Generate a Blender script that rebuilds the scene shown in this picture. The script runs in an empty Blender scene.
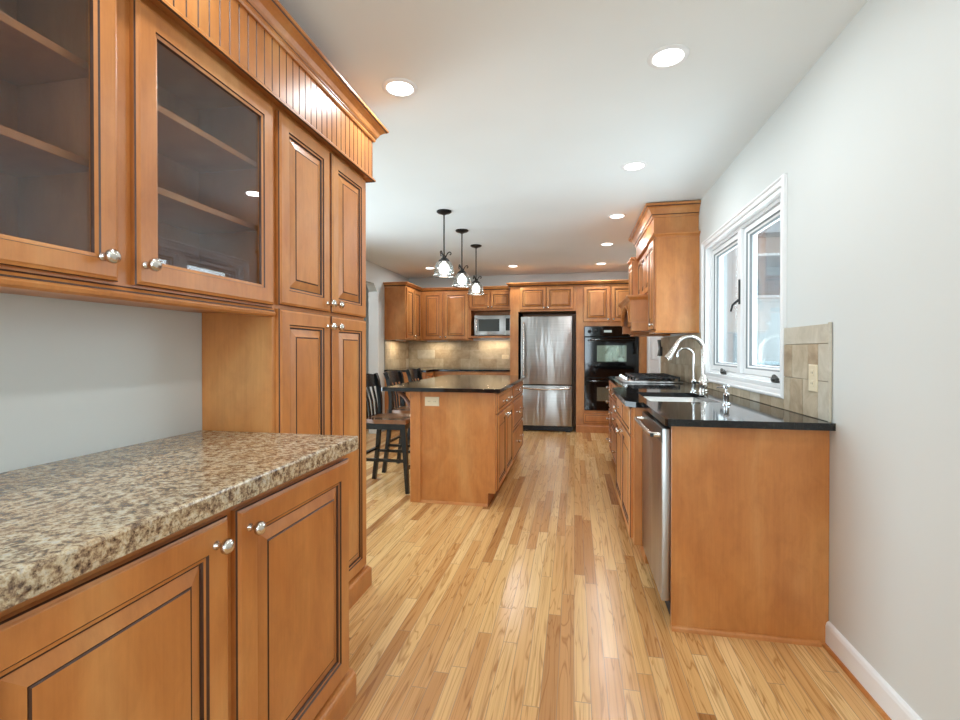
import bpy, bmesh, math, random
from mathutils import Vector, Matrix
random.seed(7)
PI = math.pi
SC = bpy.context.scene
COL = SC.collection

# ------------------------------------------------------------------ camera, world, exposure
cam_d = bpy.data.cameras.new('camera'); cam = bpy.data.objects.new('camera', cam_d); COL.objects.link(cam)
cam.location = (0, 0, 1.203); cam.rotation_euler = (PI / 2 - 0.0072, 0, 0.1943)
cam_d.sensor_width = 36; cam_d.lens = 18; cam_d.shift_y = -5.9 / 960; cam_d.clip_start = 0.02
SC.camera = cam
vs = SC.view_settings
SC.display_settings.display_device = 'sRGB'
vs.view_transform = 'Standard'; vs.look = 'None'; vs.gamma = 1; vs.use_curve_mapping = False
vs.exposure = -0.12

w = bpy.data.worlds.new('overcast_sky'); SC.world = w; w.use_nodes = True
wn = w.node_tree.nodes; wl = w.node_tree.links
bg = wn['Background']; bg.inputs['Strength'].default_value = 2.3
tc = wn.new('ShaderNodeTexCoord'); sep = wn.new('ShaderNodeSeparateXYZ'); rmp = wn.new('ShaderNodeValToRGB')
wl.new(tc.outputs['Generated'], sep.inputs[0]); wl.new(sep.outputs['Z'], rmp.inputs[0]); wl.new(rmp.outputs[0], bg.inputs['Color'])
rmp.color_ramp.elements[0].color = (0.80, 0.88, 0.92, 1); rmp.color_ramp.elements[1].color = (0.62, 0.80, 0.95, 1)

def area(name, loc, rot, sx, sy, power, col=(1, 1, 1), shape='RECTANGLE'):
    d = bpy.data.lights.new(name, 'AREA'); d.energy = power; d.color = col; d.shape = shape; d.size = sx; d.size_y = sy
    o = bpy.data.objects.new(name, d); o.location = loc; o.rotation_euler = rot; COL.objects.link(o); return o
# daylight entering by the window over the sink and by the windows of the wall behind the camera
area('daylight_sink_window', (1.22, 3.37, 1.52), (0, PI / 2, 0), 1.0, 1.4, 30, (0.86, 0.94, 1.0))
area('daylight_rear_window', (-0.35, -2.90, 1.35), (PI / 2 + 0.42, 0, 0.25), 1.9, 1.7, 128, (0.79, 0.90, 1.0))
area('daylight_patio_door', (-3.30, 3.75, 1.00), (0, -PI / 2 - 0.42, 0), 2.0, 2.2, 105, (0.79, 0.90, 1.0))
CAN_POWER = 5.2
CAN_COL = (0.90, 0.96, 1.0)

# ------------------------------------------------------------------ materials
def lin(r, g, b):
    f = lambda c: (c / 255 / 12.92) if c / 255 <= 0.04045 else ((c / 255 + 0.055) / 1.055) ** 2.4
    return (f(r), f(g), f(b), 1)
class NT:
    def __init__(s, name):
        s.m = bpy.data.materials.new(name); s.m.use_nodes = True
        s.t = s.m.node_tree; s.t.nodes.clear()
        s.out = s.n('ShaderNodeOutputMaterial')
    def n(s, t, **k):
        o = s.t.nodes.new(t)
        for a, b in k.items(): setattr(o, a, b)
        return o
    def l(s, a, b): s.t.links.new(a, b)
    def bsdf(s, col, rough, metal=0, **k):
        p = s.n('ShaderNodeBsdfPrincipled'); p.inputs['Base Color'].default_value = col
        p.inputs['Roughness'].default_value = rough; p.inputs['Metallic'].default_value = metal
        for a, b in k.items(): p.inputs[a.replace('_', ' ')].default_value = b
        s.l(p.outputs[0], s.out.inputs[0]); return p
    def coord(s, scale=(1, 1, 1), kind='Object'):
        t = s.n('ShaderNodeTexCoord'); m = s.n('ShaderNodeMapping'); m.inputs['Scale'].default_value = scale
        s.l(t.outputs[kind], m.inputs[0]); return m.outputs[0]
    def noise(s, vec, scale, detail=4, rough=0.55, dist=0):
        n = s.n('ShaderNodeTexNoise'); n.inputs['Scale'].default_value = scale; n.inputs['Detail'].default_value = detail
        n.inputs['Roughness'].default_value = rough; n.inputs['Distortion'].default_value = dist
        s.l(vec, n.inputs['Vector']); return n.outputs['Fac']
    def ramp(s, fac, stops):
        r = s.n('ShaderNodeValToRGB'); e = r.color_ramp.elements
        while len(e) < len(stops): e.new(0.5)
        for i, (p, c) in enumerate(stops): e[i].position = p; e[i].color = c
        s.l(fac, r.inputs[0]); return r.outputs[0]
    def mix(s, a, b, fac=1.0, mode='MULTIPLY'):
        m = s.n('ShaderNodeMix', data_type='RGBA', blend_type=mode)
        if isinstance(fac, float): m.inputs[0].default_value = fac
        else: s.l(fac, m.inputs[0])
        for v, i in ((a, 6), (b, 7)):
            if isinstance(v, tuple): m.inputs[i].default_value = v
            else: s.l(v, m.inputs[i])
        return m.outputs[2]
    def math(s, op, a, b=None):
        m = s.n('ShaderNodeMath', operation=op)
        for v, i in ((a, 0), (b, 1)):
            if v is None: continue
            if isinstance(v, (int, float)): m.inputs[i].default_value = v
            else: s.l(v, m.inputs[i])
        return m.outputs[0]
    def bump(s, p, h, strength, dist=0.002):
        b = s.n('ShaderNodeBump'); b.inputs['Strength'].default_value = strength; b.inputs['Distance'].default_value = dist
        s.l(h, b.inputs['Height']); s.l(b.outputs[0], p.inputs['Normal'])

def m_plain(name, rgb, rough=0.5, metal=0, **k):
    t = NT(name); t.bsdf(lin(*rgb), rough, metal, **k); return t.m
def m_paint(name, rgb, rough=0.55):
    t = NT(name); p = t.bsdf(lin(*rgb), rough)
    v = t.coord(); a = t.noise(v, 1.3, 2); c = t.ramp(a, [(0.3, lin(*[int(x * 0.985) for x in rgb])), (0.7, lin(*rgb))])
    t.l(c, p.inputs['Base Color']); t.bump(p, t.noise(v, 220, 2), 0.05, 0.001); return t.m
def m_maple(name, light, mid, dark, rough=0.38):
    t = NT(name); p = t.bsdf(lin(*mid), rough)
    big = t.noise(t.coord((2.6, 2.6, 0.9)), 1.6, 3, 0.5, 0.6)
    fine = t.noise(t.coord((34, 34, 1.6)), 3.0, 5, 0.6, 0.3)
    cloud = t.noise(t.coord((6, 6, 3.2)), 2.4, 5, 0.62, 0.5)
    c = t.ramp(big, [(0.28, lin(*dark)), (0.52, lin(*mid)), (0.76, lin(*light))])
    g = t.ramp(fine, [(0.3, (0.93, 0.91, 0.88, 1)), (0.65, (1.02, 1.02, 1.02, 1))])
    k = t.ramp(cloud, [(0.3, (0.86, 0.82, 0.78, 1)), (0.55, (1, 1, 1, 1)), (0.75, (1.08, 1.07, 1.05, 1))])
    t.l(t.mix(t.mix(c, g), k), p.inputs['Base Color'])
    p.inputs['Coat Weight'].default_value = 0.18; p.inputs['Coat Roughness'].default_value = 0.30
    return t.m
MAPLE = m_maple('maple_honey_stain', (207, 151, 92), (195, 127, 66), (176, 106, 49))
GLAZE = m_plain('maple_dark_glaze', (66, 34, 16), 0.45)
WD = [MAPLE, GLAZE]
WALL = m_paint('wall_paint_pale_grey', (213, 216, 213))
CEIL = m_paint('ceiling_paint_white', (236, 241, 241), 0.7)
TRIM = m_plain('trim_paint_white', (236, 237, 237), 0.35)
NICKEL = m_plain('brushed_nickel', (212, 207, 200), 0.24, 1.0)
CHROME = m_plain('polished_chrome', (225, 226, 228), 0.10, 1.0)
BLACKM = m_plain('black_cast_iron', (22, 22, 23), 0.45)
BLACKG = m_plain('black_glossy_enamel', (8, 8, 9), 0.06)
BLACKP = m_plain('black_painted_wood', (9, 9, 9), 0.26)
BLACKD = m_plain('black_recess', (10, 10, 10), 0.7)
BRONZE = m_plain('dark_bronze_metal', (52, 50, 48), 0.35, 0.7)
IVORY = m_plain('ivory_plastic', (222, 208, 178), 0.4)
PEWTER = m_plain('pewter_metal', (92, 90, 86), 0.35, 0.8)
SLOT = m_plain('dark_slot', (40, 34, 28), 0.6)
SEAT = m_maple('brown_seat_wood', (150, 104, 66), (128, 84, 50), (104, 64, 36), 0.25)
DARKWOOD = m_maple('brown_bracket_wood', (136, 88, 60), (118, 72, 46), (98, 58, 36), 0.35)
GROUT = m_plain('grout_beige', (150, 138, 118), 0.8)

STEEL_ROT = 0.25
def m_steel(name, axis=2):
    t = NT(name); p = t.bsdf(lin(176, 175, 173), 0.33, 1.0)
    sc = [260, 260, 260]; sc[axis] = 2
    n = t.noise(t.coord(tuple(sc)), 1.0, 2)
    t.l(t.ramp(n, [(0.3, lin(166, 165, 163)), (0.7, lin(186, 185, 183))]), p.inputs['Base Color'])
    tg = t.n('ShaderNodeTangent', direction_type='RADIAL', axis='Z'); t.l(tg.outputs[0], p.inputs['Tangent'])
    p.inputs['Anisotropic'].default_value = 0.75; p.inputs['Anisotropic Rotation'].default_value = STEEL_ROT
    wv = t.noise(t.coord((7.5, 7.5, 0.9)), 1.0, 2, 0.5, 0.2); t.bump(p, wv, 0.5, 0.03)
    return t.m
STEEL = m_steel('brushed_stainless_steel', 0)
STEELV = m_steel('brushed_stainless_upright', 2)

def m_oak():
    t = NT('oak_strip_flooring'); p = t.bsdf(lin(200, 158, 106), 0.25)
    tcn = t.n('ShaderNodeTexCoord'); s = t.n('ShaderNodeSeparateXYZ'); t.l(tcn.outputs['Object'], s.inputs[0])
    W, L = 0.0572, 0.95
    xr = t.math('DIVIDE', s.outputs['X'], W); row = t.math('FLOOR', xr); fx = t.math('FRACT', xr)
    wn1 = t.n('ShaderNodeTexWhiteNoise', noise_dimensions='1D'); t.l(row, wn1.inputs['W'])
    yy = t.math('ADD', t.math('DIVIDE', s.outputs['Y'], L), t.math('MULTIPLY', wn1.outputs['Value'], 9.0))
    pl = t.math('FLOOR', yy); fy = t.math('FRACT', yy)
    cmb = t.n('ShaderNodeCombineXYZ'); t.l(row, cmb.inputs[0]); t.l(pl, cmb.inputs[1])
    wn2 = t.n('ShaderNodeTexWhiteNoise', noise_dimensions='3D'); t.l(cmb.outputs[0], wn2.inputs['Vector'])
    tone = t.ramp(wn2.outputs['Value'], [(0.0, lin(166, 114, 66)), (0.10, lin(196, 142, 86)), (0.35, lin(214, 165, 106)), (0.75, lin(224, 180, 121)), (1.0, lin(232, 193, 138))])
    # grain, shifted from board to board
    sh = t.n('ShaderNodeVectorMath', operation='SCALE'); t.l(wn2.outputs['Color'], sh.inputs[0]); sh.inputs['Scale'].default_value = 37.0
    ad = t.n('ShaderNodeVectorMath', operation='ADD'); t.l(tcn.outputs['Object'], ad.inputs[0]); t.l(sh.outputs[0], ad.inputs[1])
    def mp(sc):
        m = t.n('ShaderNodeMapping'); m.inputs['Scale'].default_value = sc; t.l(ad.outputs[0], m.inputs[0]); return m.outputs[0]
    fine = t.noise(mp((95, 1.3, 1)), 1.0, 5, 0.62, 0.25)
    cath = t.noise(mp((19, 1.15, 1)), 1.0, 2, 0.45, 0.8)
    rings = t.math('FRACT', t.math('MULTIPLY', cath, 7.0))
    gr = t.ramp(fine, [(0.30, (0.52, 0.42, 0.31, 1)), (0.43, (0.88, 0.83, 0.76, 1)), (0.55, (1.03, 1.02, 1.0, 1))])
    rg = t.ramp(rings, [(0.0, (0.60, 0.48, 0.36, 1)), (0.14, (1, 1, 1, 1)), (0.88, (1, 1, 1, 1)), (1.0, (0.66, 0.56, 0.44, 1))])
    c = t.mix(t.mix(tone, gr, 0.62), rg, 0.85)
    spots = t.noise(mp((22, 3.0, 1)), 1.0, 3, 0.6)
    c = t.mix(c, t.ramp(spots, [(0.66, (1, 1, 1, 1)), (0.74, (0.50, 0.36, 0.25, 1))]), 0.8)
    ex = t.math('GREATER_THAN', t.math('ABSOLUTE', t.math('SUBTRACT', fx, 0.5)), 0.482)
    ey = t.math('GREATER_THAN', t.math('ABSOLUTE', t.math('SUBTRACT', fy, 0.5)), 0.4985)
    e = t.math('MAXIMUM', ex, ey)
    c = t.mix(c, (0.30, 0.20, 0.12, 1), t.math('MULTIPLY', e, 0.85), 'MIX')
    t.l(c, p.inputs['Base Color'])
    rr = t.n('ShaderNodeMapRange'); t.l(fine, rr.inputs[0]); rr.inputs[3].default_value = 0.28; rr.inputs[4].default_value = 0.17
    t.l(rr.outputs[0], p.inputs['Roughness'])
    t.bump(p, t.math('SUBTRACT', t.math('MULTIPLY', fine, 0.25), t.math('MULTIPLY', e, 0.6)), 0.25, 0.0012)
    return t.m
OAK = m_oak()

def m_laminate():
    t = NT('speckled_brown_laminate'); p = t.bsdf(lin(150, 125, 105), 0.17)
    v = t.coord((1, 1, 1)); vs_ = t.coord((1.25, 0.8, 1))
    a = t.noise(v, 62, 6, 0.72, 0.2); b = t.noise(v, 120, 4, 0.72, 0.2); c = t.noise(v, 6, 4, 0.6, 0.6)
    base = t.ramp(a, [(0.35, lin(84, 68, 58)), (0.44, lin(146, 122, 98)), (0.50, lin(184, 162, 130)), (0.57, lin(208, 194, 166)), (0.70, lin(188, 182, 172))])
    big = t.ramp(c, [(0.34, (0.90, 0.78, 0.68, 1)), (0.50, (1, 1, 1, 1)), (0.68, (0.90, 0.94, 0.98, 1))])
    c1 = t.mix(base, big, 0.8)
    c2 = t.mix(c1, t.ramp(b, [(0.34, (0.16, 0.12, 0.11, 1)), (0.44, (0.85, 0.82, 0.8, 1)), (0.54, (1, 1, 1, 1)), (0.68, (1.18, 1.17, 1.12, 1))]), 0.9)
    t.l(c2, p.inputs['Base Color']); return t.m
LAMINATE = m_laminate()
def m_granite():
    t = NT('black_granite'); p = t.bsdf((0.01, 0.01, 0.01, 1), 0.07)
    v = t.coord(); n = t.noise(v, 210, 3, 0.7)
    t.l(t.ramp(n, [(0.55, (0.006, 0.006, 0.007, 1)), (0.66, (0.03, 0.034, 0.032, 1)), (0.78, (0.14, 0.15, 0.14, 1))]), p.inputs['Base Color'])
    p.inputs['IOR'].default_value = 1.5
    return t.m
GRANITE = m_granite()
def m_tile(name, a, b, c):
    t = NT(name); p = t.bsdf(lin(*b), 0.45)
    v = t.coord(); n = t.noise(v, 9, 6, 0.65, 0.6)
    t.l(t.ramp(n, [(0.3, lin(*a)), (0.5, lin(*b)), (0.7, lin(*c))]), p.inputs['Base Color'])
    t.bump(p, t.noise(v, 30, 4), 0.15, 0.002); return t.m
TILES = [m_tile('travertine_tile_tan', (164, 148, 122), (184, 168, 142), (202, 188, 164)),
         m_tile('travertine_tile_grey', (176, 167, 149), (194, 186, 168), (208, 201, 186)),
         m_tile('travertine_tile_brown', (146, 126, 100), (170, 150, 122), (190, 172, 146)), GROUT]
def m_glass(name, tint=(1, 1, 1, 1), base=0.04, ior=1.5, boost=1.0):
    t = NT(name)
    tr = t.n('ShaderNodeBsdfTransparent'); tr.inputs[0].default_value = tint
    gl = t.n('ShaderNodeBsdfGlossy'); gl.inputs['Roughness'].default_value = 0.0
    lw = t.n('ShaderNodeLayerWeight'); lw.inputs['Blend'].default_value = 0.5
    f = t.math('ADD', t.math('MULTIPLY', t.math('POWER', lw.outputs['Facing'], 4.0), 0.9 * boost), 0.04 + base)
    mx = t.n('ShaderNodeMixShader'); t.l(f, mx.inputs[0]); t.l(tr.outputs[0], mx.inputs[1]); t.l(gl.outputs[0], mx.inputs[2])
    t.l(mx.outputs[0], t.out.inputs[0]); return t.m
PANE = m_glass('window_glass', (0.95, 0.98, 0.98, 1), 0.0)
CABGLASS = m_glass('cabinet_glass', (0.86, 0.86, 0.87, 1), 0.02, 1.5, 1.0)
SHADE = m_glass('clear_ribbed_glass', (0.86, 0.88, 0.88, 1), 0.10, 1.5, 1.0)
OVENGLASS = m_plain('oven_window_glass', (150, 165, 152), 0.05, 0.75)
MWGLASS = m_plain('microwave_window_glass', (70, 72, 70), 0.12, 0.4)
def m_emit(name, col, s):
    t = NT(name); e = t.n('ShaderNodeEmission'); e.inputs[0].default_value = col; e.inputs[1].default_value = s
    t.l(e.outputs[0], t.out.inputs[0]); return t.m
LENS = m_emit('lit_lamp_lens', (1.0, 0.97, 0.92, 1), 6.0)
BULB = m_emit('lit_frosted_globe', (1.0, 0.96, 0.9, 1), 7.0)
LED = m_emit('lit_oven_display', (0.75, 0.85, 0.8, 1), 0.7)
def m_brick(name, a, b, mortar, sc):
    t = NT(name); p = t.bsdf(lin(*a), 0.8)
    tc_ = t.n('ShaderNodeTexCoord'); s = t.n('ShaderNodeSeparateXYZ'); t.l(tc_.outputs['Object'], s.inputs[0])
    cm = t.n('ShaderNodeCombineXYZ'); t.l(t.math('ADD', s.outputs['X'], s.outputs['Y']), cm.inputs[0]); t.l(s.outputs['Z'], cm.inputs[1])
    br = t.n('ShaderNodeTexBrick'); br.inputs['Color1'].default_value = lin(*a); br.inputs['Color2'].default_value = lin(*b); br.inputs['Mortar'].default_value = lin(*mortar)
    br.inputs['Scale'].default_value = sc; t.l(cm.outputs[0], br.inputs['Vector']); t.l(br.outputs[0], p.inputs['Base Color']); return t.m
BRICK = m_brick('washed_out_brick', (196, 172, 160), (176, 150, 140), (206, 200, 196), 4.5)  # brick colours washed out, outdoor glare put into the colour
SIDING = m_plain('pale_siding', (214, 216, 216), 0.7)
PATIO = m_paint('pale_concrete', (204, 210, 212))
CARPAINT = m_plain('pale_blue_car_paint', (196, 220, 226), 0.3)

# ------------------------------------------------------------------ mesh builder
ORG = {}
class MB:
    def __init__(s): s.v = []; s.f = []; s.mi = []
    def add(s, vs, fs, mi=0):
        b = len(s.v); s.v += [tuple(x) for x in vs]; s.f += [tuple(b + i for i in f) for f in fs]
        s.mi += [mi] * len(fs) if isinstance(mi, int) else list(mi); return s
    def box(s, x0, x1, y0, y1, z0, z1, b=0.0, mi=0):
        x0, x1 = sorted((x0, x1)); y0, y1 = sorted((y0, y1)); z0, z1 = sorted((z0, z1))
        b = min(b, (x1 - x0) * .45, (y1 - y0) * .45, (z1 - z0) * .45)
        if b <= 1e-6:
            vs = [(x, y, z) for z in (z0, z1) for y in (y0, y1) for x in (x0, x1)]
            return s.add(vs, [(0, 2, 3, 1), (4, 5, 7, 6), (0, 1, 5, 4), (2, 6, 7, 3), (0, 4, 6, 2), (1, 3, 7, 5)], mi)
        bm = bmesh.new(); r = bmesh.ops.create_cube(bm, size=1)
        for v in bm.verts: v.co = Vector(((x0 + x1) / 2 + v.co.x * (x1 - x0), (y0 + y1) / 2 + v.co.y * (y1 - y0), (z0 + z1) / 2 + v.co.z * (z1 - z0)))
        bmesh.ops.bevel(bm, geom=bm.edges[:], offset=b, segments=2, affect='EDGES', profile=0.5)
        bm.verts.index_update(); s.add([v.co[:] for v in bm.verts], [[v.index for v in f.verts] for f in bm.faces], mi); bm.free(); return s
    def prism(s, poly, axis, a0, a1, mi=0):
        """polygon extruded along axis 0/1/2; polygon coords are the two other axes in order"""
        n = len(poly); vs = []
        for a in (a0, a1):
            for p, q in poly:
                c = [p, q]; c.insert(axis, a); vs.append(c)
        fs = [tuple(range(n)), tuple(range(2 * n - 1, n - 1, -1))] + [(i, (i + 1) % n, n + (i + 1) % n, n + i) for i in range(n)]
        return s.add(vs, fs, mi)
    def lathe(s, prof, c, ax=(0, 0, 1), seg=20, mi=0):
        ax = Vector(ax).normalized(); u = ax.orthogonal().normalized(); w_ = ax.cross(u); c = Vector(c); vs = []; fs = []
        for r, h in prof:
            for k in range(seg):
                a = 2 * PI * k / seg; vs.append(c + ax * h + (u * math.cos(a) + w_ * math.sin(a)) * max(r, 1e-5))
        n = len(prof)
        for i in range(n - 1):
            for k in range(seg): fs.append((i * seg + k, i * seg + (k + 1) % seg, (i + 1) * seg + (k + 1) % seg, (i + 1) * seg + k))
        if prof[0][0] > 1e-4: fs.append(tuple(range(seg - 1, -1, -1)))
        if prof[-1][0] > 1e-4: fs.append(tuple((n - 1) * seg + k for k in range(seg)))
        return s.add(vs, fs, mi)
    def tube(s, pts, r, seg=10, mi=0, caps=True):
        pts = [Vector(p) for p in pts]; n = len(pts); rs = r if isinstance(r, (list, tuple)) else [r] * n; vs = []; fs = []; u = None
        for i in range(n):
            t = ((pts[min(i + 1, n - 1)] - pts[max(i - 1, 0)])).normalized()
            if u is None: u = t.orthogonal().normalized()
            u = (u - t * u.dot(t)).normalized(); w_ = t.cross(u)
            for k in range(seg):
                a = 2 * PI * k / seg; vs.append(pts[i] + (u * math.cos(a) + w_ * math.sin(a)) * rs[i])
        for i in range(n - 1):
            for k in range(seg): fs.append((i * seg + k, i * seg + (k + 1) % seg, (i + 1) * seg + (k + 1) % seg, (i + 1) * seg + k))
        if caps: fs += [tuple(range(seg - 1, -1, -1)), tuple((n - 1) * seg + k for k in range(seg))]
        return s.add(vs, fs, mi)
    def beam(s, p0, p1, wx, wy, mi=0, up=(0, 0, 1), w1=None):
        """tapered rectangular bar between two points"""
        p0, p1 = Vector(p0), Vector(p1); t = (p1 - p0).normalized(); a = Vector(up)
        if abs(t.dot(a)) > .95: a = Vector((0, 1, 0))
        u = t.cross(a).normalized(); v = u.cross(t); vs = []
        w1 = w1 or (wx, wy)
        for p, (a_, b_) in ((p0, (wx, wy)), (p1, w1)):
            for i, j in ((-1, -1), (1, -1), (1, 1), (-1, 1)): vs.append(p + u * i * a_ / 2 + v * j * b_ / 2)
        return s.add(vs, [(3, 2, 1, 0), (4, 5, 6, 7), (0, 1, 5, 4), (1, 2, 6, 5), (2, 3, 7, 6), (3, 0, 4, 7)], mi)
    def sweep(s, path, prof, mi=0, side=1):
        """profile (outward offset, z) swept along a plan polyline with mitred corners; outward = right of travel * side"""
        P = [Vector((x, y)) for x, y in path]; n = len(P); m = len(prof); vs = []; fs = []
        def nrm(a, b): d = (b - a).normalized(); return Vector((d.y, -d.x)) * side
        for i in range(n):
            if i == 0: mt = nrm(P[0], P[1])
            elif i == n - 1: mt = nrm(P[-2], P[-1])
            else:
                a, b = nrm(P[i - 1], P[i]), nrm(P[i], P[i + 1]); mt = (a + b) / (1 + a.dot(b))
            for o, z in prof: q = P[i] + mt * o; vs.append((q.x, q.y, z))
        for i in range(n - 1):
            for k in range(m): fs.append((i * m + k, i * m + (k + 1) % m, (i + 1) * m + (k + 1) % m, (i + 1) * m + k))
        fs += [tuple(range(m)), tuple(range((n - 1) * m, n * m))]
        mis = mi if isinstance(mi, int) else [mi[k % m] for i in range(n - 1) for k in range(m)] + [0, 0]
        return s.add(vs, fs, mis)
    def rings(s, o, u, n, w_, h, prof, center=True, back=True, v=(0, 0, 1)):
        """nested rectangles: prof = [(inset, depth, material)]"""
        o, u, n, v = Vector(o), Vector(u), Vector(n), Vector(v); vs = []; fs = []; mi = []
        for ins, d, _ in prof:
            for a, b in ((ins, ins), (w_ - ins, ins), (w_ - ins, h - ins), (ins, h - ins)): vs.append(o + u * a + v * b + n * d)
        for i in range(1, len(prof)):
            for k in range(4): fs.append(((i - 1) * 4 + k, (i - 1) * 4 + (k + 1) % 4, i * 4 + (k + 1) % 4, i * 4 + k)); mi.append(prof[i][2])
        L = (len(prof) - 1) * 4
        if center: fs.append((L, L + 1, L + 2, L + 3)); mi.append(0)
        else:                                   # frame: close the opening's inner edge and back
            pass
        if back and center: fs.append((3, 2, 1, 0)); mi.append(0)
        if not center:
            for k in range(4): fs.append((L + k, L + (k + 1) % 4, (k + 1) % 4, k)); mi.append(0)
        return s.add(vs, fs, mi)
    def build(s, name, mats, parent=None, smooth=False, angle=38):
        if not isinstance(mats, (list, tuple)): mats = [mats]
        org = Vector(ORG.get(parent.name, (0, 0, 0))) if parent else Vector((0, 0, 0))
        me = bpy.data.meshes.new(name); me.from_pydata([Vector(p) - org for p in s.v], [], s.f)
        for m in mats: me.materials.append(m)
        me.polygons.foreach_set('material_index', [min(i, len(mats) - 1) for i in s.mi])
        bm = bmesh.new(); bm.from_mesh(me); bmesh.ops.recalc_face_normals(bm, faces=bm.faces[:]); bm.to_mesh(me); bm.free()
        if smooth:
            me.polygons.foreach_set('use_smooth', [True] * len(me.polygons)); me.set_sharp_from_angle(angle=math.radians(angle))
        o = bpy.data.objects.new(name, me); COL.objects.link(o)
        if parent: o.parent = parent
        ORG[o.name] = tuple(org); return o
def tag(o, label, cat, group=None):
    o['label'] = label; o['category'] = cat
    if group: o['group'] = group
    return o
def thing(name, label, cat, loc, group=None):
    o = bpy.data.objects.new(name, None); o.empty_display_size = 0.05; o.location = loc; COL.objects.link(o); ORG[o.name] = tuple(loc)
    return tag(o, label, cat, group)
def solo(mb, name, mats, label, cat, loc=(0, 0, 0), group=None, smooth=False):
    loc = Vector(loc); mb.v = [tuple(Vector(p) - loc) for p in mb.v]
    o = mb.build(name, mats, None, smooth); o.location = loc; ORG[o.name] = tuple(loc); return tag(o, label, cat, group)
def struct(mb, name, mats, parent=None, smooth=False):
    o = mb.build(name, mats, parent, smooth)
    if not parent: o['kind'] = 'structure'
    return o
def dup(root, loc, label, group=None):
    r = root.copy(); COL.objects.link(r); r.location = loc; r['label'] = label; ORG[r.name] = tuple(loc)
    if group: r['group'] = group
    for ch in list(root.children):
        c = ch.copy(); COL.objects.link(c); c.parent = r
        for g in list(ch.children):
            d = g.copy(); COL.objects.link(d); d.parent = c
    return r

# ------------------------------------------------------------------ room shell
XR, XL, XK, YB, YF, H = 1.018, -1.335, -2.80, 7.866, -2.4, 2.447
mb = MB().box(-4.2, 1.35, YF - .1, YB + .12, -.08, 0); struct(mb, 'floor', OAK)
mb = MB().box(-2.93, 1.14, YF - .1, YB + .12, H, H + .12).box(-4.0, -2.93, 4.87, YB + .12, H, H + .12); struct(mb, 'ceiling', CEIL)
XR, XL, XK, YB = XR + .002, XL - .002, XK - .002, YB + .002
wy0, wy1, wz0, wz1 = 2.645, 4.09, 1.012, 2.025            # opening of the window over the sink
mb = MB()
mb.box(XR, XR + .12, YF, wy0, 0, H).box(XR, XR + .12, wy1, YB, 0, H).box(XR, XR + .12, wy0, wy1, 0, wz0).box(XR, XR + .12, wy0, wy1, wz1, H)
struct(mb, 'wall_right', WALL)
struct(MB().box(XL - .12, XL, YF, 2.31, 0, H), 'wall_left', WALL)
struct(MB().box(XK, XL - .12, 2.19, 2.31, 0, H), 'wall_return', WALL)
struct(MB().box(XK - .12, XR + .12, YB, YB + .12, 0, H), 'wall_back', WALL)
mb = MB().box(XK - .12, XK, 2.19, 2.65, 0, H).box(XK - .12, XK, 2.65, 4.85, 2.1, H).box(XK - .12, XK, 4.85, 4.9, 0, H).box(XK - .12, XK, 6.53, YB, 0, H)
mb.prism([(4.9, H), (6.53, H), (6.53, 2.06), (6.42, 2.16), (4.9, 2.16)], 0, XK - .12, XK)
struct(mb, 'wall_kitchen_left', WALL)
struct(MB().box(-3.95, -3.85, 4.97, YB, 0, H).box(-3.95, XK - .12, YB, YB + .12, 0, H).box(-3.95, XK - .12, 4.87, 4.97, 0, H), 'wall_hall', WALL)
mb = MB()
for a, b, c, d in ((XL, -1.3, 0, H), (.6, XR, 0, H), (-1.3, .6, 0, .7), (-1.3, .6, 2.2, H)): mb.box(a, b, YF - .12, YF, c, d)
struct(mb, 'wall_rear', WALL)
# rear window: frame and panes
mb = MB()
for x in (-1.3, -.70, -.05, .54): mb.box(x, x + .06, YF - .10, YF - .03, .7, 2.2)
mb.box(-1.3, .6, YF - .10, YF - .03, .7, .76).box(-1.3, .6, YF - .10, YF - .03, 2.14, 2.2)
rw = struct(mb, 'window_2', TRIM)
MB().box(-1.25, .55, YF - .07, YF - .064, .75, 2.15).build('pane', PANE, rw)
# glazed patio door in the left kitchen wall, behind the pantry
mb = MB()
for y in (2.65, 3.71, 4.77): mb.box(XK - .09, XK - .03, y, y + .08, 0, 2.1)
for a, b in ((2.73, 3.71), (3.79, 4.77)): mb.box(XK - .09, XK - .03, a, b, 0, .10).box(XK - .09, XK - .03, a, b, 2.02, 2.1)
pd = struct(mb, 'door_2', TRIM)
for a, b in ((2.73, 3.71), (3.79, 4.77)): MB().box(XK - .064, XK - .058, a, b, .10, 2.02).build('pane', PANE, pd)
# baseboards
bbp = [(0, 0), (.014, 0), (.014, .082), (.011, .094), (.006, .100), (0, .102)]
struct(MB().sweep([(XR, YF), (XR, 2.20)], bbp, side=-1), 'baseboard_right', TRIM)
struct(MB().sweep([(XL, .38), (XL, YF), (XR, YF)][:2], bbp, side=-1), 'baseboard_left', TRIM)
shoe = [(0, 0), (.026, 0), (.024, .007), (.020, .011), (.014, .012), (0, .012)]
struct(MB().sweep([(XR, YF), (XR, 2.20)], [(a + .0, b) for a, b in shoe], side=-1), 'trim_floor_shoe', MAPLE)
struct(MB().box(XK - .13, XK + .012, 6.525, 6.555, 0, 2.05), 'trim_hall_opening', TRIM)

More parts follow.
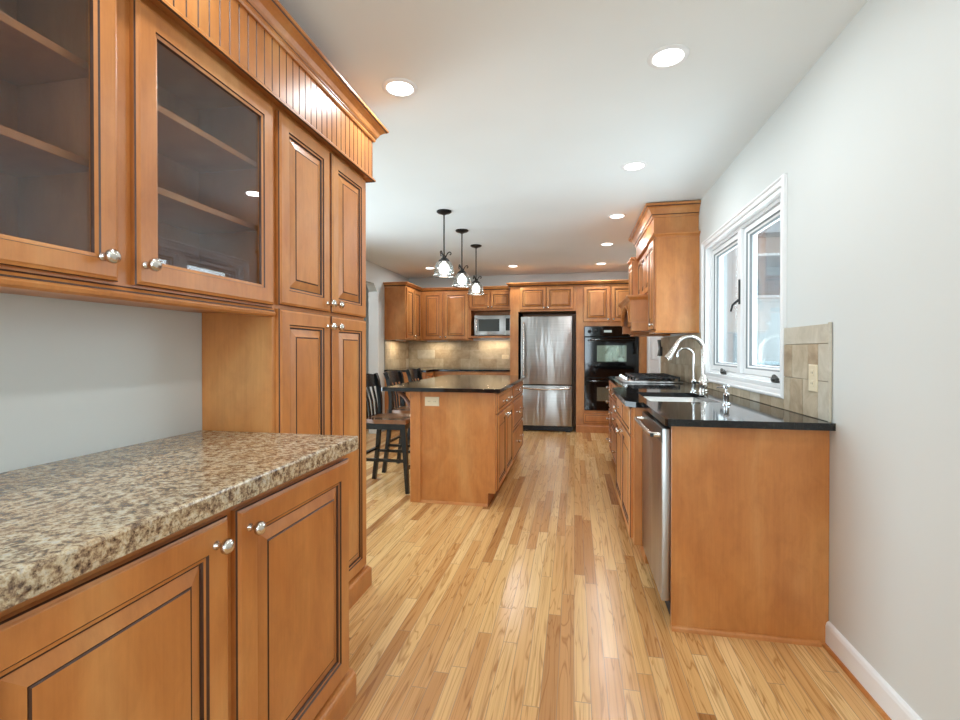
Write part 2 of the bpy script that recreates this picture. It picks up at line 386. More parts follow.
# window over the sink: casing, frame, two casement sashes with panes, cranks and latch
cw = .046
mb = MB()
o_y0, o_y1, o_z0, o_z1 = wy0 - cw, wy1 + cw, wz0 - cw, wz1 + cw
prof = [(0, 0, 0), (0, .016, 0), (.006, .022, 0), (.014, .022, 0), (.020, .015, 0), (cw - .008, .012, 0), (cw, .008, 0)]
mb.rings((XR, o_y1, o_z0), (0, -1, 0), (-1, 0, 0), o_y1 - o_y0, o_z1 - o_z0, prof, center=False)
win = struct(mb, 'window_1', TRIM)
mb = MB()                                                   # jamb liner and stepped frame
for x0, x1, t in ((XR - .004, XR + .12, .022), (XR + .030, XR + .12, .042)):
    e = .0012 if t < .03 else .0006
    mb.box(x0, x1, wy0 + e, wy0 + t, wz0 + e, wz1 - e).box(x0, x1, wy1 - t, wy1 - e, wz0 + e, wz1 - e).box(x0, x1, wy0 + t, wy1 - t, wz1 - t, wz1 - e).box(x0, x1, wy0 + t, wy1 - t, wz0 + e, wz0 + t)
ym = (wy0 + wy1) / 2
mb.box(XR + .022, XR + .119, ym - .034, ym + .034, wz0 + .043, wz1 - .043, .004)
mb.build('frame', TRIM, win)
for a, b in ((wy0 + .044, ym - .036), (ym + .036, wy1 - .044)):
    mb = MB(); st = .052; z0, z1 = wz0 + .044, wz1 - .044
    mb.rings((XR + .085, b, z0), (0, -1, 0), (-1, 0, 0), b - a, z1 - z0,
             [(0, 0, 0), (0, .040, 0), (.004, .044, 0), (st - .018, .044, 0), (st - .010, .036, 1), (st, .030, 0), (st + .006, .014, 1), (st + .008, .0, 0)], center=False)
    sa = mb.build('sash', [TRIM, m_plain('sash_step_grey', (120, 126, 128), .6)], win)  # grey on the inner steps of the sash frame
    MB().box(XR + .072, XR + .078, a + st, b - st, z0 + st, z1 - st).build('pane', PANE, sa)
for y in (wy0 + .13, wy1 - .42):
    mb = MB().box(XR + .006, XR + .030, y - .028, y + .028, wz0 + .022, wz0 + .034, .004)
    mb.lathe([(.018, 0), (.020, .012), (.012, .026), (.004, .032)], (XR + .014, y, wz0 + .030), seg=14)
    mb.tube([(XR + .010, y, wz0 + .048), (XR - .004, y - .03, wz0 + .052), (XR - .010, y - .055, wz0 + .058)], [.010, .008, .011], 10)
    mb.build('crank_handle', PEWTER, win, True)
mb = MB().box(XR + .012, XR + .024, ym - .03, ym - .014, 1.50, 1.66, .004).tube([(XR + .014, ym - .022, 1.53), (XR - .012, ym + .012, 1.50), (XR - .016, ym + .034, 1.46)], [.008, .007, .006], 8)
mb.build('latch', BLACKM, win, True)

# side door in the right wall beyond the counter
mb = MB()
d0, d1 = 6.12, 7.02
mb.rings((XR, d1, 0), (0, -1, 0), (-1, 0, 0), d1 - d0, 2.05, [(0, 0, 0), (0, .012, 0), (.008, .016, 0), (.06, .012, 0), (.062, .004, 0)])
door = struct(mb, 'door_1', TRIM)
mb = MB()
for z0, z1 in ((.22, .95), (1.08, 1.86)):
    for a in (6.24, 6.62): mb.rings((XR - .004, a + .30, z0), (0, -1, 0), (-1, 0, 0), .30, z1 - z0, [(0, 0, 0), (.01, .006, 0), (.03, .001, 0), (.06, .005, 0)])
mb.build('panel', TRIM, door)

XR, XL, XK, YB = XR - .002, XL + .002, XK + .002, YB - .002
# ------------------------------------------------------------------ joinery helpers
T = .020
def door_prof(st=.055, k=1.0):
    return [(0, 0, 0), (0, .012, 0), (.0025, .0155, 1), (.007, .0175, 0), (.010, T, 0), (st, T, 0), (st + .004 * k, T - .0045, 1), (st + .010 * k, T - .005, 0),
            (st + .0125 * k, T - .0105, 1), (st + .016 * k, T - .0105, 1), (st + .044 * k, T - .0025, 0), (st + .0465 * k, T - .0035, 1), (st + .049 * k, T - .001, 1)]
def drawer_prof(): return [(0, 0, 0), (0, .012, 0), (.002, .0155, 1), (.007, .0175, 0), (.010, T, 0), (.026, T, 0), (.028, T - .004, 1), (.031, T - .004, 1), (.042, T - .001, 0)]
def glass_prof(st=.062): return [(0, 0, 0), (0, .012, 0), (.002, .0155, 1), (.007, .0175, 0), (.010, T, 0), (st - .012, T, 0), (st - .010, T - .004, 1), (st - .002, T - .006, 0), (st, T - .014, 1), (st, .002, 0)]
def knob(parent, p, n, mat=NICKEL, s=1.0):
    pr = [(.0095, 0), (.0095, .003), (.0055, .006), (.005, .014), (.009, .019), (.0155, .023), (.0165, .028), (.0145, .034), (.009, .038), (0, .0395)]
    return MB().lathe([(r * s, h * s) for r, h in pr], p, n, 18).build('knob', mat, parent, True, 60)
def front(parent, name, o, u, n, w_, h, prof, knobs=(), ks=1.0):
    """door or drawer: o = lower corner on the back plane, u = direction of width, n = outward"""
    d = MB().rings(o, u, n, w_, h, prof).build(name, WD, parent)
    for a, b in knobs: knob(d, Vector(o) + Vector(u) * a + Vector((0, 0, 1)) * b + Vector(n) * (T - .0005), n, s=ks)
    return d
FXP = dict(u=(0, 1, 0), n=(1, 0, 0))     # fronts facing +X (left run, island)
FXM = dict(u=(0, -1, 0), n=(-1, 0, 0))   # fronts facing -X (right run)
FYM = dict(u=(1, 0, 0), n=(0, -1, 0))    # fronts facing -Y (back run)

# ------------------------------------------------------------------ left run: base cabinet, worktop, wall cabinet, pantry, cornice
F = -.765                                                   # face frame plane of the base
c = thing('base_cabinet', 'honey maple base cabinet with two wide raised panel doors under the speckled worktop', 'cabinet', (-1.04, .95, 0))
MB().box(XL, F, .40, 1.515, .10, .874).build('carcass', WD, c)
front(c, 'door', (F, .425, .118), w_=.505, h=.722, prof=door_prof(.062), knobs=[(.463, .672)], **FXP)
front(c, 'door', (F, .957, .118), w_=.550, h=.722, prof=door_prof(.062), knobs=[(.038, .672)], **FXP)
bm_ = [(-.02, 0), (.028, 0), (.028, .085), (.024, .092), (.018, .096), (.014, .104), (0, .106), (-.02, .106)]
MB().sweep([(F, .40), (F, 1.535), (XL, 1.535)][:2], bm_, side=1).build('base_moulding', WD, c)
mb = MB().box(XL, -.718, .38, 1.520, .875, .914, .006)
mb.box(-.738, -.719, .38, 1.520, .868, .885, .002)
solo(mb, 'countertop', LAMINATE, 'speckled brown and beige laminate worktop along the left wall', 'worktop', (-1.03, .95, .875))

U = -1.05                                                   # face frame plane, wall cabinet and pantry
zb, zt = 1.34, 2.085
c = thing('wall_cabinet', 'maple wall cabinet with two glazed doors and empty shelves above the speckled worktop', 'cabinet', (-1.19, .93, zb))
mb = MB()
fx0 = U - .019
mb.box(XL, XL + .008, .33, 1.522, zb, zt).box(XL + .008, fx0, .33, .348, zb, zt).box(XL + .008, fx0, 1.504, 1.522, zb, zt).box(XL + .008, fx0, .93, .948, zb, zt)
for a, b in ((.348, .93), (.948, 1.504)): mb.box(XL + .008, fx0, a, b, zb, zb + .018).box(XL + .008, fx0, a, b, zt - .018, zt)
                                             # face frame
for y0, y1 in ((.33, .372), (.908, .990), (1.485, 1.522)): mb.box(fx0, U, y0, y1, zb, zt)
for a, b in ((.372, .908), (.990, 1.485)): mb.box(fx0, U, a, b, zb, 1.395).box(fx0, U, a, b, 2.035, zt)
mb.build('carcass', WD, c)
for y0, y1 in ((.348, .93), (.948, 1.504)):
    for z in (1.622, 1.842): MB().box(XL + .010, -1.09, y0, y1, z, z + .019, .002).build('shelf', MAPLE, c)
for a, b, kk, st in ((.362, .930, .525, .058), (.974, 1.513, .022, .066)):
    d = MB().rings((U, a, 1.362), (0, 1, 0), (1, 0, 0), b - a, 2.056 - 1.362, glass_prof(st), center=False).build('door', WD, c)
    MB().box(U + .004, U + .008, a + st - .003, b - st + .003, 1.362 + st - .003, 2.056 - st + .003).build('glass_pane', CABGLASS, d)
    knob(d, (U + T, a + kk, 1.362 + .050), (1, 0, 0))
lr = [(-.03, 1.322), (.006, 1.322), (.014, 1.327), (.016, 1.335), (.010, 1.341), (.010, 1.345), (.003, 1.352), (.001, 1.356), (-.03, 1.356)]
MB().sweep([(U, .33), (U, 1.524)], lr, side=1, mi=[0, 0, 0, 0, 1, 0, 1, 0, 0]).build('light_rail', WD, c)

c = thing('pantry_cabinet', 'tall maple pantry cabinet with four raised panel doors at the end of the worktop', 'cabinet', (-1.19, 1.91, 0))
MB().box(XL, U, 1.524, 2.278, .0, 2.085).build('carcass', WD, c)
for y0, w_, kk in ((1.545, .362, .334), (1.921, .350, .028)):
    front(c, 'door', (U, y0, 1.368), w_=w_, h=.693, prof=door_prof(), knobs=[(kk, .036)], **FXP)
    front(c, 'door', (U, y0, .118), w_=w_, h=1.236, prof=door_prof(), knobs=[(kk, 1.236 - .048)], **FXP)
MB().sweep([(U, 1.537), (U, 2.280), (XL, 2.280)], [(max(a, 0), z) for a, z in bm_], side=1).build('base_moulding', WD, c)

c = thing('cornice', 'maple beadboard frieze and crown moulding over the glazed cabinet and pantry', 'moulding', (-1.17, 1.31, 2.085))
mb = MB(); y = .33; pts = []
XFZ = -1.012
while y < 2.30:
    pts += [(XFZ, y), (XFZ, min(y + .0355, 2.302)), (XFZ - .004, min(y + .038, 2.303)), (XFZ, min(y + .0405, 2.304))]; y += .041
vs_ = []; fs_ = []; mi_ = []
for i, (x, yy) in enumerate(pts): vs_ += [(x, yy, 2.085), (x, yy, 2.31)]
for i in range(len(pts) - 1): fs_.append((2 * i, 2 * i + 2, 2 * i + 3, 2 * i + 1)); mi_.append(1 if i % 4 in (1, 2) else 0)
mb.add(vs_, fs_, mi_); mb.box(XL, XFZ - .004, .33, 2.303, 2.085, 2.31)
mb.build('beadboard', WD, c)
tr = [(-.03, 2.060), (.010, 2.060), (.018, 2.066), (.018, 2.076), (.010, 2.084), (.006, 2.094), (0, 2.097), (-.03, 2.097)]
pth = [(XFZ, .33), (XFZ, 2.304), (XL, 2.304)]
tr = [(max(o, 0), max(z, 2.0855)) if o <= 0 else (o, z) for o, z in tr]
MB().sweep(pth, [(0, 2.0855), (.002, 2.068), (.007, 2.064), (.012, 2.067), (.012, 2.074), (.008, 2.078), (.004, 2.084), (0, 2.0865)], side=1, mi=[0, 1, 1, 0, 1, 0, 1, 0]).build('lower_bead', WD, c)
cr = [(0, 2.268), (.008, 2.268), (.012, 2.274), (.012, 2.281), (.016, 2.285), (.016, 2.289), (.022, 2.296), (.030, 2.312), (.044, 2.324), (.055, 2.329), (.058, 2.333), (.062, 2.334), (.064, 2.342), (.060, 2.346), (0, 2.346)]
MB().sweep(pth, cr, side=1, mi=[0, 0, 0, 0, 1, 0, 0, 0, 0, 1, 0, 0, 0, 0, 0]).build('crown', WD, c)

# ------------------------------------------------------------------ right run
FR = .402                                                   # face frame plane of the recessed right bases
c = thing('end_panel', 'plain maple end panel closing the counter beside the dishwasher', 'panel', (.71, 2.20, 0))
MB().box(.412, XR, 2.185, 2.205, 0, .884, .001).build('panel', MAPLE, c)
MB().sweep([(.412, 2.205), (.412, 2.185), (XR - .032, 2.185)][1:], [(0, 0), (.016, 0), (.014, .012), (.008, .019), (0, .021)], side=1).build('shoe_moulding', MAPLE, c)

c = thing('dishwasher', 'stainless steel dishwasher beside the maple end panel', 'dishwasher', (.70, 2.52, 0))
MB().box(.42, .98, 2.222, 2.818, .02, .868).build('tub', BLACKD, c)
d = MB().box(.376, .418, 2.212, 2.822, .105, .862, .005).build('door', STEELV, c, True)
MB().box(.3745, .3765, 2.215, 2.819, .800, .862).build('control_strip', m_plain('dark_steel_strip', (92, 90, 88), .3, .8), d)
MB().box(.45, .47, 2.222, 2.818, .0, .10).build('kick_plate', BLACKD, c)
mb = MB().tube([(.378, 2.25, .828), (.336, 2.25, .828), (.334, 2.27, .828), (.334, 2.76, .828), (.336, 2.785, .828), (.378, 2.785, .828)], .011, 10)
hd = mb.build('handle', NICKEL, d, True)
MB().box(.330, .346, 2.2375, 2.2395, .820, .836, .001).build('badge', BLACKM, hd)

c = thing('sink_base_cabinet', 'maple sink base cabinet stepping forward beside the dishwasher', 'cabinet', (.66, 3.35, 0))
FS = .335; y0, y1 = 2.835, 3.875
mb = MB().box(FS, FS + .02, y0, y1, .10, .884).box(FS + .02, XR, y0, y0 + .02, .10, .884).box(FS + .02, XR, y1 - .02, y1, .10, .884).box(FS + .02, XR, y0 + .02, y1 - .02, .10, .12).box(FS + .06, FS + .08, y0, y1, 0, .10)
mb.build('carcass', WD, c)
for a in (2.905, 3.385):
    front(c, 'door', (FS, a + .470, .115), w_=.470, h=.585, prof=door_prof(.05), knobs=[((.030 if a < 3 else .440), .545)], **FXM)
    front(c, 'false_drawer_front', (FS, a + .470, .712), w_=.470, h=.155, prof=drawer_prof(), knobs=([] if a < 3 else [(.235, .0775)]), **FXM)
def base_unit(label, y0, y1, rows, nk, name='base_cabinet'):
    c = thing(name, label, 'cabinet', (.70, (y0 + y1) / 2, 0))
    MB().box(FR, XR, y0, y1, .10, .884).box(FR + .06, XR, y0, y1, 0, .10).build('carcass', WD, c)
    for z0, z1, kind in rows:
        W_ = y1 - y0 - .03
        if kind == 'drawer':
            ks = [(W_ / 2, (z1 - z0) / 2)] if nk == 1 else [(W_ * .22, (z1 - z0) / 2), (W_ * .78, (z1 - z0) / 2)]
            front(c, 'drawer', (FR, y1 - .015, z0), w_=W_, h=z1 - z0, prof=drawer_prof(), knobs=ks, **FXM)
        else:
            front(c, 'door', (FR, y1 - .015, z0), w_=W_, h=z1 - z0, prof=door_prof(.05), knobs=[(.03, z1 - z0 - .04)], **FXM)
    return c
base_unit('narrow maple base cabinet between the sink cabinet and the cooktop cabinet', 3.88, 4.42, [(.72, .87, 'drawer'), (.115, .705, 'door')], 1)
base_unit('wide maple drawer cabinet under the gas cooktop', 4.425, 5.30, [(.72, .87, 'drawer'), (.42, .705, 'drawer'), (.115, .405, 'drawer')], 2)
base_unit('maple drawer cabinet at the far end of the right-hand counter', 5.305, 5.63, [(.72, .87, 'drawer'), (.57, .705, 'drawer'), (.345, .555, 'drawer'), (.115, .33, 'drawer')], 1)

sx0, sx1, sy0, sy1 = .425, .80, 2.875, 3.50                 # sink cut-out
cz0, cz1 = .884, .914
mb = MB()
mb.prism([(.378, 2.15), (.388, 2.14), (XR, 2.14), (XR, sy0), (.288, sy0), (.288, 2.862), (.338, 2.80), (.378, 2.80)], 2, cz0, cz1)
mb.box(.288, sx0, sy0, sy1, cz0, cz1).box(sx1, XR, sy0, sy1, cz0, cz1)
mb.prism([(.288, sy1), (XR, sy1), (XR, 5.645), (.378, 5.645), (.378, 3.94), (.338, 3.93), (.288, 3.86)], 2, cz0, cz1)
solo(mb, 'countertop', GRANITE, 'polished black granite worktop of the sink run under the window', 'worktop', (.68, 3.8, cz0))

# sink
c = thing('sink', 'stainless steel undermount sink in the black granite below the window', 'sink', (.61, 3.19, .70))
def rrect(cx, cy, hx, hy, r, n=5):
    out = []
    for qx, qy, a0 in ((1, 1, 0), (-1, 1, 90), (-1, -1, 180), (1, -1, 270)):
        for k in range(n + 1):
            a = math.radians(a0 + 90 * k / n); out.append((cx + qx * (hx - r) + r * math.cos(a), cy + qy * (hy - r) + r * math.sin(a)))
    return out
cx, cy, hx, hy = (sx0 + sx1) / 2, (sy0 + sy1) / 2, (sx1 - sx0) / 2, (sy1 - sy0) / 2
vs_ = []; fs_ = []
lv = [(hx + .012, hy + .012, .05, .8835), (hx + .002, hy + .002, .04, .8835), (hx, hy, .04, .880), (hx - .006, hy - .006, .05, .72), (hx - .03, hy - .03, .06, .705), (.04, .04, .039, .700)]
for a, b, r, z in lv: vs_ += [(x, y, z) for x, y in rrect(cx, cy, a, b, r)]
N = 24
for i in range(len(lv) - 1):
    for k in range(N): fs_.append((i * N + k, i * N + (k + 1) % N, (i + 1) * N + (k + 1) % N, (i + 1) * N + k))
MB().add(vs_, fs_).build('basin', m_plain('satin_sink_steel', (222, 222, 220), .30, .9), c, True)
MB().lathe([(.042, .7005), (.042, .704), (.030, .7045), (.028, .695), (0, .694)], (cx, cy, 0), seg=20).build('drain', CHROME, c, True)

# faucet: tall pull-down gooseneck
fx, fy = .905, 3.68
c = thing('kitchen_faucet', 'tall brushed steel gooseneck faucet with pull-down spray head below the window', 'faucet', (fx, fy, .914))
MB().lathe([(.036, .914), (.036, .920), (.030, .926), (.030, .950), (.040, .972), (.036, .990), (.022, 1.012), (.016, 1.03)], (fx, fy, 0), seg=20).build('body', NICKEL, c, True)
R = .098; pts = [(fx, fy, .99), (fx, fy, 1.12), (fx, fy, 1.205)]
for k in range(1, 15):
    a = PI * k / 14 * .86; pts.append((fx - R + R * math.cos(a), fy - .02 * k / 14, 1.205 + R * math.sin(a)))
MB().tube(pts, .0135, 12).build('spout', NICKEL, c, True)
p = Vector(pts[-1]); dirv = (Vector(pts[-1]) - Vector(pts[-2])).normalized()
MB().lathe([(.0145, -.005), (.016, .02), (.019, .06), (.026, .105), (.026, .118), (.018, .122), (.016, .118)], p, dirv, 18).build('spray_head', NICKEL, c, True)
hl = MB().lathe([(.018, 0), (.018, .03), (.012, .036)], (fx, fy - .02, .955), (0, -1, 0), 14)
hl.tube([(fx, fy - .045, .955), (fx - .02, fy - .08, .962), (fx - .05, fy - .13, .975)], [.009, .008, .010], 10)
hl.build('handle', NICKEL, c, True)
# filter faucet
gx, gy = .815, 3.57
c = thing('filter_faucet', 'small chrome gooseneck drinking water faucet in front of the large faucet', 'faucet', (gx, gy, .914))
MB().lathe([(.024, .914), (.024, .919), (.015, .928), (.013, .965), (.017, .972), (.017, .992), (.010, 1.0)], (gx, gy, 0), seg=18).build('body', CHROME, c, True)
R = .055; pts = [(gx, gy, .99), (gx, gy, 1.10), (gx, gy, 1.165)]
for k in range(1, 13):
    a = PI * k / 12 * .92; pts.append((gx - R + R * math.cos(a), gy, 1.165 + R * math.sin(a)))
pts.append((pts[-1][0] + .002, gy, pts[-1][2] - .02))
MB().tube(pts, .006, 10).build('spout', CHROME, c, True)
MB().lathe([(.012, 0), (.012, .014), (.008, .018)], (gx, gy - .013, .982), (0, -1, 0), 12, 0).tube([(gx, gy - .03, .982), (gx + .03, gy - .045, .984)], [.006, .005], 8).build('handle', BLACKM, c, True)
# soap dispenser
qx, qy = .795, 2.765
c = thing('soap_dispenser', 'small chrome soap dispenser pump at the near corner of the sink', 'dispenser', (qx, qy, .914))
MB().lathe([(.021, .914), (.021, .920), (.014, .926), (.014, .962), (.017, .968), (.015, .976), (.008, .980)], (qx, qy, 0), seg=18).build('body', CHROME, c, True)
mb = MB().lathe([(.006, .978), (.006, 1.0), (.015, 1.003), (.016, 1.016), (.012, 1.020), (0, 1.021)], (qx, qy, 0), seg=16)
mb.tube([(qx, qy, 1.010), (qx - .03, qy + .01, 1.010), (qx - .046, qy + .015, 1.004)], .0055, 8)
mb.build('pump', CHROME, c, True)

# cooktop
k0, k1, kx0, kx1 = 4.47, 5.26, .425, .935
c = thing('gas_cooktop', 'stainless gas cooktop with black grates set in the granite under the range hood', 'cooktop', (.68, 4.86, .914))
MB().box(kx0, kx1, k0, k1, .9145, .930, .005).build('tray', STEEL, c, True)
for gy0, gy1 in ((k0 + .02, k0 + .265), (k0 + .275, k0 + .515), (k0 + .525, k1 - .02)):
    mb = MB(); z = .962
    gx0, gx1 = kx0 + .10, kx1 - .02
    for a in (gy0 + .012, (gy0 + gy1) / 2, gy1 - .012): mb.beam((gx0, a, z), (gx1, a, z), .012, .014)
    for a in (gx0 + .006, gx0 + .14, (gx0 + gx1) / 2 + .02, gx1 - .1, gx1 - .006): mb.beam((a, gy0, z), (a, gy1, z), .012, .014)
    for a in (gx0 + .006, gx1 - .006):
        for b in (gy0 + .012, gy1 - .012): mb.beam((a, b, .9295), (a, b, z), .014, .014)
    g = mb.build('grate', BLACKM, c)
for bx, by in ((.62, k0 + .14), (.82, k0 + .14), (.72, k0 + .395), (.62, k1 - .14), (.82, k1 - .14)):
    MB().lathe([(.048, .930), (.048, .938), (.036, .942), (.036, .948), (.030, .952), (0, .953)], (bx, by, 0), seg=18).build('burner', BLACKM, c, True)
for k in range(5):
    MB().lathe([(.020, .930), (.020, .934), (.016, .937), (.014, .958), (.010, .961), (0, .962)], (kx0 + .045, k0 + .12 + k * .137, 0), seg=14).build('control_knob', [CHROME], c, True)

# tile splash of the right wall
mb = MB(); tx0, tx1 = XR - .010, XR
GZ0, GZ1 = .9145, 1.314
def tile(y0, y1, z0, z1, m): mb.box(tx0, tx1 - .002, y0 + .0013, y1 - .0013, z0 + .0013, z1 - .0013, .0012, m)
mb.box(tx1 - .004, tx1, 2.18, o_y0, GZ0, GZ1 - .002, 0, 3)
tile(2.18, o_y0, 1.232, 1.314, 1); tile(2.18, 2.262, 1.076, 1.232, 1); tile(2.18, 2.262, .9145, 1.076, 1)
tile(2.262, 2.352, 1.076, 1.232, 2); tile(2.352, 2.508, 1.076, 1.232, 0); tile(2.508, o_y0, 1.076, 1.232, 2)
tile(2.262, 2.40, .9145, 1.076, 0); tile(2.40, 2.53, .9145, 1.076, 2); tile(2.53, o_y0, .9145, 1.076, 0)
y = o_y0
mb.box(tx1 - .004, tx1, o_y0, o_y1, GZ0, o_z0, 0, 3)
while y < o_y1 - .01:
    tile(y, min(y + .155, o_y1), GZ0, o_z0, random.choice((0, 2, 0, 1))); y += .155
mb.box(tx1 - .004, tx1, o_y1, 6.02, GZ0, 1.352, 0, 3)
z = GZ0; r = 0
while z < 1.34:
    y = o_y1 - (.08 if r % 2 else 0); z2 = min(z + .155, 1.352)
    while y < 6.02:
        a, b = max(y, o_y1), min(y + .155, 6.02)
        if b - a > .012: tile(a, b, z, z2, random.choice((0, 2, 2, 2)))
        y += .155
    z += .155; r += 1
mb.box(tx0 - .001, tx1, 2.170, 2.180, GZ0, GZ1 + .004, .001, 1)
solo(mb, 'tile_backsplash', TILES, 'tan stone tile backsplash on the window wall behind the sink', 'backsplash', (XR, 4.0, .914))

def outlet(name, label, c, u, n, w_=.072, h=.116, horizontal=False):
    t = thing(name, label, 'outlet', c)
    u, n, c = Vector(u), Vector(n), Vector(c)
    W_, H_ = (h, w_) if horizontal else (w_, h)
    MB().rings(c - u * W_ / 2 - Vector((0, 0, H_ / 2)), u, n, W_, H_, [(0, 0, 0), (0, .003, 0), (.004, .006, 0)]).build('plate', IVORY, t)
    for s in (-1, 1):
        q = c + (u * s * .023 if horizontal else Vector((0, 0, s * .023)))
        f = MB().rings(q - u * .015 - Vector((0, 0, .015)), u, n, .03, .03, [(0, .0055, 0), (.002, .0075, 0)]).build('receptacle', IVORY, t)
        mb = MB()
        for e in (-.006, .006): mb.rings(q + u * e - u * .0012 - Vector((0, 0, .004)), u, n, .0024, .009, [(0, .0072, 0), (.0003, .0078, 0)])
        mb.build('slot', SLOT, f)
    return t
outlet('outlet', 'ivory wall outlet on the stone tiles at the near end of the sink counter', (tx0, 2.298, 1.085), (0, -1, 0), (-1, 0, 0))

# upper cabinets and hood of the right wall
XU = .676
c = thing('wall_cabinet', 'maple wall cabinet between the window and the range hood', 'cabinet', (.85, 4.44, 1.368))
MB().box(XU, XR, 4.27, 4.612, 1.368, 2.165).build('carcass', WD, c)
front(c, 'door', (XU, 4.600, 1.385), w_=.318, h=.765, prof=door_prof(.05), knobs=[(.290, .04)], **FXM)
capp = [(0, 2.156), (.006, 2.156), (.012, 2.166), (.026, 2.174), (.032, 2.180), (.032, 2.190), (0, 2.190)]
MB().sweep([(XR, 4.27), (XU, 4.27), (XU, 4.612)], capp, side=-1).box(XU, XR, 4.27, 4.612, 2.165, 2.190).build('cap_moulding', WD, c)
MB().sweep([(XR, 4.268), (XU - .004, 4.268), (XU - .004, 4.61)], [(0, 1.352), (.004, 1.352), (.006, 1.362), (0, 1.368)], side=-1).box(XU, XR, 4.27, 4.61, 1.355, 1.368).build('light_rail', WD, c)

c = thing('range_hood', 'maple range hood with an arched mantle over the gas cooktop', 'hood', (.85, 5.06, 1.36))
h0, h1, XC, XM = 4.615, 5.495, .695, .505
MB().box(XC, XR, h0, h1, 1.70, 2.19).build('chimney', WD, c)
for a in (h0 + .03, h0 + .305, h0 + .58): MB().rings((XC, a + .265, 1.76), (0, -1, 0), (-1, 0, 0), .265, .40, door_prof(.045, .8)).build('front_panel', WD, c)
MB().box(XM + .020, XR, h0, h0 + .02, 1.467, 1.70).build('side_panel', WD, c)
MB().box(XM + .020, XR, h1 - .02, h1, 1.467, 1.70).build('side_panel', WD, c)
# arched front
arch = [(h0, 1.70), (h0, 1.467), (h0 + .09, 1.467)]
for k in range(0, 13):
    a = PI - PI * k / 12; arch.append(((h0 + h1) / 2 + math.cos(a) * ((h1 - h0) / 2 - .10), 1.475 + math.sin(a) * .155))
arch += [(h1 - .09, 1.467), (h1, 1.467), (h1, 1.70)]
MB().prism(arch, 0, XM, XM + .02).build('arched_apron', WD, c)
mtop = [(0, 1.668), (.006, 1.668), (.012, 1.680), (.028, 1.694), (.032, 1.702), (.032, 1.714), (0, 1.714)]
mb = MB().box(XM, XR, h0, h1, 1.70, 1.714)
mb.sweep([(XC, h0), (XM, h0), (XM, h1), (XC, h1)], [(o * .6 if False else o, z) for o, z in mtop], side=-1).build('mantle_shelf', WD, c)
amb = MB(); apts = [(XM - .003, (h0 + h1) / 2 + math.cos(PI * k / 24) * ((h1 - h0) / 2 - .085), 1.475 + math.sin(PI * k / 24) * .170) for k in range(25)]
amb.tube(apts, .009, 8).build('arch_moulding', WD, c, True)
MB().box(XM + .012, XR, h0 + .004, h0 + .075, 1.385, 1.466).box(XM + .012, XR, h1 - .075, h1 - .004, 1.385, 1.466).box(XM + .06, XR, h0 + .021, h1 - .021, 1.455, 1.66).box(XM + .09, XR, h0 + .08, h1 - .08, 1.40, 1.454).build('liner', WD, c)

c = thing('wall_cabinet', 'maple wall cabinet on the far side of the range hood', 'cabinet', (.85, 5.68, 1.368))
MB().box(.64, XR, 5.50, 5.86, 1.368, 2.205).build('carcass', WD, c)
front(c, 'door', (.64, 5.848, 1.385), w_=.336, h=.80, prof=door_prof(.05), knobs=[(.03, .04)], **FXM)
MB().sweep([(XR, 5.50), (.64, 5.50), (.64, 5.86)][1:], [(o, z + .04) for o, z in capp], side=-1).box(.64, XR, 5.50, 5.86, 2.205, 2.230).build('cap_moulding', WD, c)

c = thing('cornice', 'maple riser box with crown moulding over the range hood and its neighbour cabinet', 'moulding', (.85, 4.9, 2.19))
MB().box(.660, XR, 4.30, 5.49, 2.2315, 2.43).box(.660, XR, 4.30, 5.49, 2.191, 2.2315).build('riser', WD, c)
crr = [(0, 2.335), (.010, 2.335), (.014, 2.343), (.014, 2.352), (.020, 2.358), (.030, 2.380), (.046, 2.402), (.062, 2.412), (.066, 2.420), (.074, 2.424), (.074, 2.438), (0, 2.438)]
MB().sweep([(XR, 4.30), (.660, 4.30), (.660, 5.49), (XR, 5.49)], crr, side=-1, mi=[0, 0, 0, 1, 0, 0, 0, 1, 0, 0, 0, 0]).build('crown', WD, c)

c = thing('wall_fixture', 'small dark wall fixture at the far end of the window wall tiles', 'fixture', (XR, 5.93, 1.20))
MB().box(XR - .030, XR - .011, 5.90, 5.96, 1.14, 1.25, .006).build('base', BLACKM, c, True)
MB().tube([(XR - .045, 5.93, 1.14), (XR - .035, 5.93, 1.22), (XR - .045, 5.93, 1.33)], [.020, .016, .020], 10).build('handset', PEWTER, c, True)

# ------------------------------------------------------------------ back wall: fridge, oven tower, microwave, corner cabinets
YC = 7.22                                                   # face frame plane of the tall units
c = thing('oven_tower', 'tall maple cabinet housing the black double oven', 'cabinet', (.5, 7.54, 0))
mb = MB()
mb.box(.024, .140, YC, YB, 0, 2.175).box(.912, XR, YC, YB, 0, 2.175)
mb.box(.140, .912, YC, YB, 0, .325).box(.140, .912, YC, YB, 1.562, 2.175).box(.140, .912, YB - .03, YB, .325, 1.562)
mb.build('carcass', WD, c)
front(c, 'door', (.130, YC, 1.622), w_=.378, h=.525, prof=door_prof(.045), knobs=[(.350, .035)], **FYM)
front(c, 'door', (.526, YC, 1.622), w_=.378, h=.525, prof=door_prof(.045), knobs=[(.028, .035)], **FYM)
front(c, 'drawer', (.130, YC, .135), w_=.774, h=.150, prof=drawer_prof(), knobs=[(.387, .075)], **FYM)
MB().sweep([(.024, YC), (XR, YC)], [(0, 0), (.014, 0), (.014, .09), (.008, .10), (0, .102)], side=1).build('base_moulding', WD, c)

